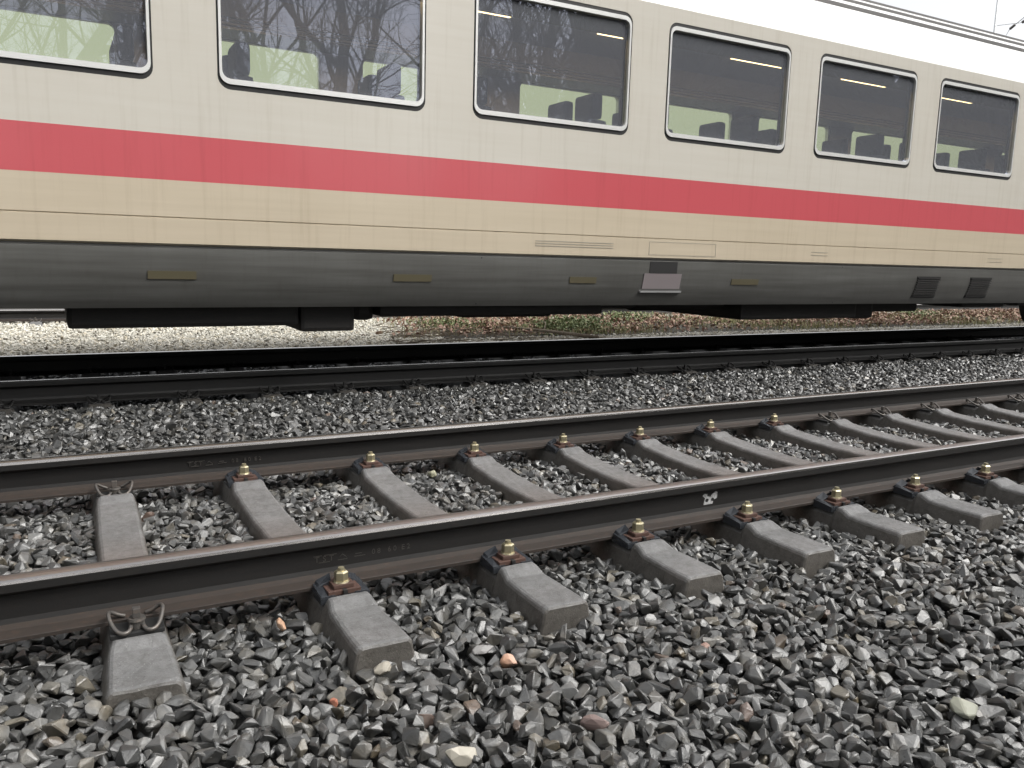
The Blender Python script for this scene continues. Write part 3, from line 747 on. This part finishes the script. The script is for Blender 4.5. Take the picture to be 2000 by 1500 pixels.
# roof
rp = [(1.413, 3.16), (1.395, 3.24), (1.345, 3.40), (1.275, 3.52), (1.20, 3.60), (1.05, 3.725), (.90, 3.835), (.70, 3.93), (.45, 4.00), (.2, 4.035), (0, 4.045)]
prof = [(-y, z) for y, z in rp]+[(y, z) for y, z in rp[-2::-1]]
bm = bmesh.new(); rg_ = [[bm.verts.new((x, yy_, z)) for yy_, z in prof] for x in (X0, X1)]
for k in range(len(prof)-1): f = bm.faces.new((rg_[0][k], rg_[1][k], rg_[1][k+1], rg_[0][k+1])); f.smooth = True
mesh_obj('roof', bm, 'roofp', coach)
for (yy_, zz, t, hh) in ((1.205, 3.605, .014, .016), (1.055, 3.730, .009, .014), (.905, 3.842, .006, .010)):
    for s_ in (-1, 1):
        bm = bmesh.new(); a_, b_ = sorted((s_*(yy_-t), s_*(yy_+t))); box(bm, X0, X1, a_, b_, zz-.02, zz+hh)
        mesh_obj('roof_rib', bm, 'rack', coach)
# ends, floor, ceiling, lining
outline = [(-HW, .98), (-HW, 3.16)]+prof[1:-1]+[(HW, 3.16), (HW, .98)]
for xe in (X0, X1):
    bm = bmesh.new(); bm.faces.new([bm.verts.new((xe, yy_, z)) for yy_, z in outline]); mesh_obj('end_wall', bm, 'offwhite', coach)
bm = bmesh.new(); box(bm, X0+.01, X1-.01, -1.33, 1.33, .99, 1.20); mesh_obj('floor', bm, 'under', coach)
bm = bmesh.new(); box(bm, X0+.02, X1-.02, -1.15, 1.15, 3.36, 3.40); mesh_obj('ceiling', bm, 'ceil_in', coach)
for side in (-1, 1):          # inner lining with window reveals
    y = side*(HW-.095); bm = bmesh.new()
    for k in range(len(pill)-1):
        xa, xb = pill[k], pill[k+1]; inn = rrect(xa+PW/2+.03, xb-PW/2-.03, WZ0+.01, WZ1-.02, .09)
        ring_face(bm, inn, outer_for(inn, xa, xb, 1.20, 3.15), y)
    for xa, xb in ((X0+.02, pill[0]), (pill[-1], X1-.02)):
        bm.faces.new([bm.verts.new((x, y, z)) for x, z in ((xa, 1.2), (xb, 1.2), (xb, 3.15), (xa, 3.15))])
    a_ = [bm.verts.new((x, yy_, z)) for x, yy_, z in ((X0+.02, y, 3.15), (X1-.02, y, 3.15), (X1-.02, side*1.15, 3.36), (X0+.02, side*1.15, 3.36))]; bm.faces.new(a_)
    mesh_obj('lining', bm, 'wall_in', coach)
    # luggage rack, lamps
    bm = bmesh.new(); yr0, yr1 = sorted((side*1.31, side*.92)); box(bm, X0+.5, X1-.5, yr0, yr1, 2.98, 3.0)
    for i in range(3): yq = side*(.93+.0*i); tube(bm, [(X0+.5, side*.91, 3.01+.035*i), (X1-.5, side*.91, 3.01+.035*i)], .008, 6)
    mesh_obj('luggage_rack', bm, 'rack', coach)
    for k in range(len(pill)-1):
        bm = bmesh.new(); ya_, yb_ = sorted((side*.16, side*.27)); xc = pill[k]+PITCH*.52; box(bm, xc-.42, xc+.42, ya_, yb_, 3.335, 3.358)
        mesh_obj('ceiling_lamp', bm, 'lamp', coach)
# seats
bm = bmesh.new()
box(bm, -.06, .07, -.22, .22, 1.50, 2.18, 0, .04); box(bm, -.05, .06, -.16, .16, 2.19, 2.42, 0, .04); box(bm, .05, .50, -.23, .23, 1.50, 1.64, 0, .03); box(bm, .1, .4, -.18, .18, 1.205, 1.49)
seat_me = None
for k in range(len(pill)-1):
    for side in (-1, 1):
        for off, flip in ((.42, 0), (1.32, 1)):
            for yq in (.98, .50):
                if seat_me is None: o = mesh_obj('seat', bm, 'seat', coach); seat_me = o.data
                else: o = bpy.data.objects.new('seat', seat_me); C.objects.link(o); o.parent = coach
                o.location = (pill[k]+off+(.0 if not flip else .25), side*yq, 0); o.rotation_euler = (0, 0, math.pi*flip*0)
# skirt furniture on the near side
def skirt_y(z): return -(HW-skirt_in(min(z, .95)))
def plate(name, x0, x1, z0, z1, mat, proud=.004, parent=coach, thick=.01):
    bm = bmesh.new(); vs = []
    for x in (x0, x1):
        for z in (z0, z1):
            for d in (proud, proud-thick): vs.append(bm.verts.new((x, skirt_y(z)-d-.002, z)))
    for f in ((0, 2, 3, 1), (4, 5, 7, 6), (0, 1, 5, 4), (2, 6, 7, 3), (0, 4, 6, 2), (1, 3, 7, 5)): bm.faces.new([vs[i] for i in f])
    bmesh.ops.recalc_face_normals(bm, faces=bm.faces[:])
    return mesh_obj(name, bm, mat, parent)
for x0, x1 in ((.55, .86), (2.30, 2.62), (3.92, 4.20), (5.80, 6.16)): plate('ochre_plate', x0, x1, .745, .800, 'ochre')
hp = plate('service_hatch', 4.72, 5.16, .70, .84, 'pink', .006)
plate('hatch_recess', 4.78, 5.10, .845, .95, 'darkspot', .003); plate('hatch_ledge', 4.70, 5.18, .665, .680, 'ledge', .022, coach, .03)
for x0, x1 in ((8.62, 9.05), (9.62, 10.05)):
    lv = plate('louvre', x0, x1, .615, .86, 'darkspot', .003); bm = bmesh.new()
    for i in range(9):
        z = .63+i*.026; yy_ = skirt_y(z); box(bm, x0+.01, x1-.01, yy_-.014, yy_-.0035, z, z+.009)
    mesh_obj('slats', bm, 'under', lv)
for x in (-4.2, -1.9, 3.05, 7.35, 11.6, 14.1):
    plate('panel_seam', x, x+.008, .56, .95, 'skirt_seam', .001)
# small hatch outline and grey strips standing in for lettering, on the lower wall
bm = bmesh.new()
for z in (1.125, 1.010): box(bm, 4.75, 5.55, -HW-.0015, -HW+.004, z, z+.004)
for x in (4.75, 5.546): box(bm, x, x+.004, -HW-.0014, -HW+.004, 1.0145, 1.1245)
mesh_obj('hatch_outline', bm, 'slot', coach)
bm = bmesh.new()
for z in (1.055, 1.075, 1.095): box(bm, 3.55, 4.35, -HW-.002, -HW+.004, z, z+.006)
for z in (1.055, 1.085): box(bm, 6.85, 7.1, -HW-.002, -HW+.004, z, z+.005)
for z in (1.05, 1.09): box(bm, 9.9, 10.2, -HW-.002, -HW+.004, z, z+.005)
mesh_obj('lettering_strips', bm, 'slot', coach)
# underframe equipment
def eq(name, x0, x1, y0, y1, z0, z1=.99, bev=.03):
    bm = bmesh.new(); box(bm, x0, x1, y0, y1, z0, z1, 0, bev); return mesh_obj(name, bm, 'under', coach)
eq('equipment_box', .06, 1.62, -1.18, 1.18, .395); eq('battery_box', 1.63, 2.06, -1.18, 1.1, .345, .9); eq('bracket', 2.07, 2.25, -1.1, 1.1, .42, .99, .05)
eq('underframe_beam', 2.26, 4.42, -1.2, 1.2, .455); eq('pipe_tray', 3.0, 3.9, -1.15, .8, .435, .6)
eq('bracket', 4.43, 4.9, -1.1, 1.1, .50, .99, .05)
bm = bmesh.new()
for yq in (-.85, .1, .9): tube(bm, [(4.95, yq, .66), (5.0, yq, .66), (6.1, yq, .66), (6.15, yq, .66)], [.12, .2, .2, .12], 20)
mesh_obj('air_tank', bm, 'under', coach)
eq('equipment_box', 6.18, 7.95, -1.16, 1.16, .375); eq('battery_box', 7.96, 8.32, -1.1, 1.1, .36, .9, .05); eq('pipe_tray', 8.33, 9.25, -1.0, 1.0, .43, .8)
eq('pipe_tray', 9.85, 10.75, -1.18, 1.0, .485, .8); eq('equipment_box', 11.1, 12.2, -1.15, 1.15, .50)
def bogie(xc):
    b = empty('bogie', (xc, 0, 0)); b.parent = coach
    for dx in (-1.25, 1.25):
        for s_ in (-1, 1):
            bm = bmesh.new(); bmesh.ops.create_cone(bm, cap_ends=True, segments=48, radius1=.46, radius2=.46, depth=.13, matrix=Matrix.Translation((dx, s_*.7535, .462)) @ Matrix.Rotation(R(90), 4, 'X'))
            bmesh.ops.create_cone(bm, cap_ends=True, segments=48, radius1=.485, radius2=.485, depth=.03, matrix=Matrix.Translation((dx, s_*.70, .46)) @ Matrix.Rotation(R(90), 4, 'X'))
            mesh_obj('wheel', bm, 'under', b)
    bm = bmesh.new()
    for s_ in (-1, 1): box(bm, -1.7, 1.7, s_*1.0-.08, s_*1.0+.08, .42, .62, 0, .02)
    box(bm, -.2, .2, -.95, .95, .45, .8, 0, .02); mesh_obj('bogie_frame', bm, 'under', b)
for xc in (-4.3, 16.3): bogie(xc)

# ------------------------------------------------------------------ catenary mast, far behind the train
mast = empty('catenary_mast', (27.6, 17.5, 0)); tag(mast, 'pale overhead line mast with brown insulators above the train roof at upper right', 'mast')
bm = bmesh.new(); tube(bm, [(0, 0, -.35), (0, 0, 11)], [.05, .035], 10); mesh_obj('pole', bm, 'mast', mast)
def at_px(px, py, y):
    d = fw+rr*((px-1000)/FPX)-uu*((py-750)/FPX); t = y/d.y; return Vector((d.x*t, y, CH+d.z*t))
pa, pb, pc, pd = at_px(1972, 57, 16.95), at_px(1983, 48, 16.8), at_px(1996, 44, 16.6), at_px(2006, 38, 16.5)
off = Vector((27.6, 17.5, 0))
for p_, q_ in ((pa, pb), (pc, pd)):
    bm = bmesh.new(); n = 9; pts = []; rd = []
    for i in range(n*2+1): pts.append((p_.lerp(q_, i/(2*n)))-off); rd.append(.05 if i % 2 else .03)
    tube(bm, pts, rd, 12); mesh_obj('insulator', bm, 'insul', mast)
bm = bmesh.new(); tube(bm, [Vector((0, 0, pa.z-.9)), pa-off], .012, 6); tube(bm, [pb-off, pb-off+(pb-pa).normalized()*3], .012, 6)
tube(bm, [Vector((0, 0, pc.z+.1)), pc-off], .010, 6); mesh_obj('bracket_arm', bm, 'mast', mast)

# ------------------------------------------------------------------ woodland behind the camera, mirrored in the windows
def tree_bm(seed, H_=14, dens=1.0):
    r_ = random.Random(seed); bm = bmesh.new()
    def branch(p, d, L_, rad_, depth):
        n = 4 if depth < 3 else 2; pts = [p]; rd = [rad_]; q = p.copy(); dd = d.copy()
        for i in range(n):
            dd = (dd+Vector((r_.gauss(0, .13), r_.gauss(0, .13), r_.gauss(.03, .08)))).normalized(); q = q+dd*L_/n; pts.append(q.copy()); rd.append(max(.004, rad_*(1-.55*(i+1)/n)))
        tube(bm, pts, rd, 8 if depth == 0 else 5 if depth < 2 else 3, cap=False)
        if depth >= 4: return
        nc = {0: 7, 1: 5, 2: 5, 3: 4}[depth]
        for i in range(nc):
            t = r_.uniform(.35 if depth == 0 else .2, 1); k = min(n-1, int(t*n)); pp = pts[k].lerp(pts[k+1], t*n-k)
            ax = dd.orthogonal().normalized(); ax.rotate(Matrix.Rotation(r_.uniform(0, 6.28), 3, dd)); nd = (dd*.8+ax*r_.uniform(.45, .9)+Vector((0, 0, .15))).normalized()
            branch(pp, nd, L_*r_.uniform(.42, .62), rd[k]*r_.uniform(.42, .6), depth+1)
    branch(Vector((0, 0, -.2)), Vector((r_.gauss(0, .05), r_.gauss(0, .05), 1)).normalized(), H_*.62, .17*H_/14+.04, 0)
    return bm
protos = []
for i in range(3):
    root = empty('bare_tree', (0, 0, -.3)); o = mesh_obj('trunk_and_branches', tree_bm(50+i), 'bark', root); protos.append(root)
tg_ = 'bare trees behind the camera'
usedt = set()
rt = random.Random(4)
spots = [(rt.uniform(-8, 17), rt.uniform(-15, -8.5)) for _ in range(26)]+[(rt.uniform(-45, -8), rt.uniform(-16, -8)) for _ in range(16)]+[(rt.uniform(16, 60), rt.uniform(-16, -9)) for _ in range(14)]
for i, (x, y) in enumerate(spots):
    k = i % 3; r_ = protos[k] if k not in usedt else copy_tree(protos[k]); usedt.add(k)
    r_.location = (x, y, -.36); s_ = rt.uniform(.8, 1.25); r_.scale = (s_, s_, s_); r_.rotation_euler = (0, 0, rt.uniform(0, 6.28))
    tag(r_, 'bare leafless tree mirrored in the train windows', 'tree', tg_)
def conifer_bm(seed):
    r_ = random.Random(seed); V = []; F = []
    for _ in range(6500):
        h = r_.random()**.8; rad_ = (1-h)*2.4*(.55+.45*r_.random())+.1; a_ = r_.uniform(0, 6.28); z = 1.0+h*11
        p = Vector((math.cos(a_)*rad_, math.sin(a_)*rad_, z-rad_*.25)); e_ = Euler((r_.gauss(0, .5), r_.gauss(.3, .4), a_)).to_matrix(); l_ = r_.uniform(.12, .32); b = len(V)
        for q in ((-l_, 0, 0), (0, -.4*l_, 0), (l_, 0, -.1), (0, .4*l_, 0)): V.append(p+e_@Vector(q))
        F.append((b, b+1, b+2, b+3))
    return V, F
croot = empty('conifer', (0, 0, 0)); V, F = conifer_bm(3); pydata('crown', V, F, 'conifer', croot)
bm = bmesh.new(); tube(bm, [(0, 0, -.3), (0, 0, 6), (0, 0, 12)], [.18, .12, .02], 8); mesh_obj('trunk', bm, 'bark', croot)
for i in range(56):
    x = (17+i*1.7 if i < 30 else -9-(i-30)*1.8)+rt.uniform(-.6, .6); y = -10-rt.random()*4-(i % 2)*2
    r_ = croot if i == 0 else copy_tree(croot)
    r_.location = (x, y, -.36); s_ = rt.uniform(1.0, 1.5); r_.scale = (s_, s_, s_*1.05); r_.rotation_euler = (0, 0, rt.uniform(0, 6.28))
    tag(r_, 'dark conifer mirrored in the train windows', 'tree', 'conifers behind the camera')
# bushes under the bare trees
V = []; F = []
for _ in range(26000):
    x = rt.uniform(-14, 60); y = rt.uniform(-12, -9.5); hmax = 3.2+.8*math.sin(x*.7)+.6*math.sin(x*1.9); z = rt.random()*hmax-.36
    p = Vector((x, y, z)); e_ = Euler((rt.gauss(0, 1), rt.gauss(0, 1), rt.uniform(0, 6.3))).to_matrix(); l_ = rt.uniform(.05, .16); b = len(V)
    for q in ((-l_, 0, 0), (0, -.5*l_, 0), (l_, 0, 0), (0, .5*l_, 0)): V.append(p+e_@Vector(q))
    F.append((b, b+1, b+2, b+3))
tag(pydata('undergrowth', V, F, 'conifer'), 'dark undergrowth of the wood behind the camera', kind='stuff')
print('stones', len(P), len(P2), len(P3))
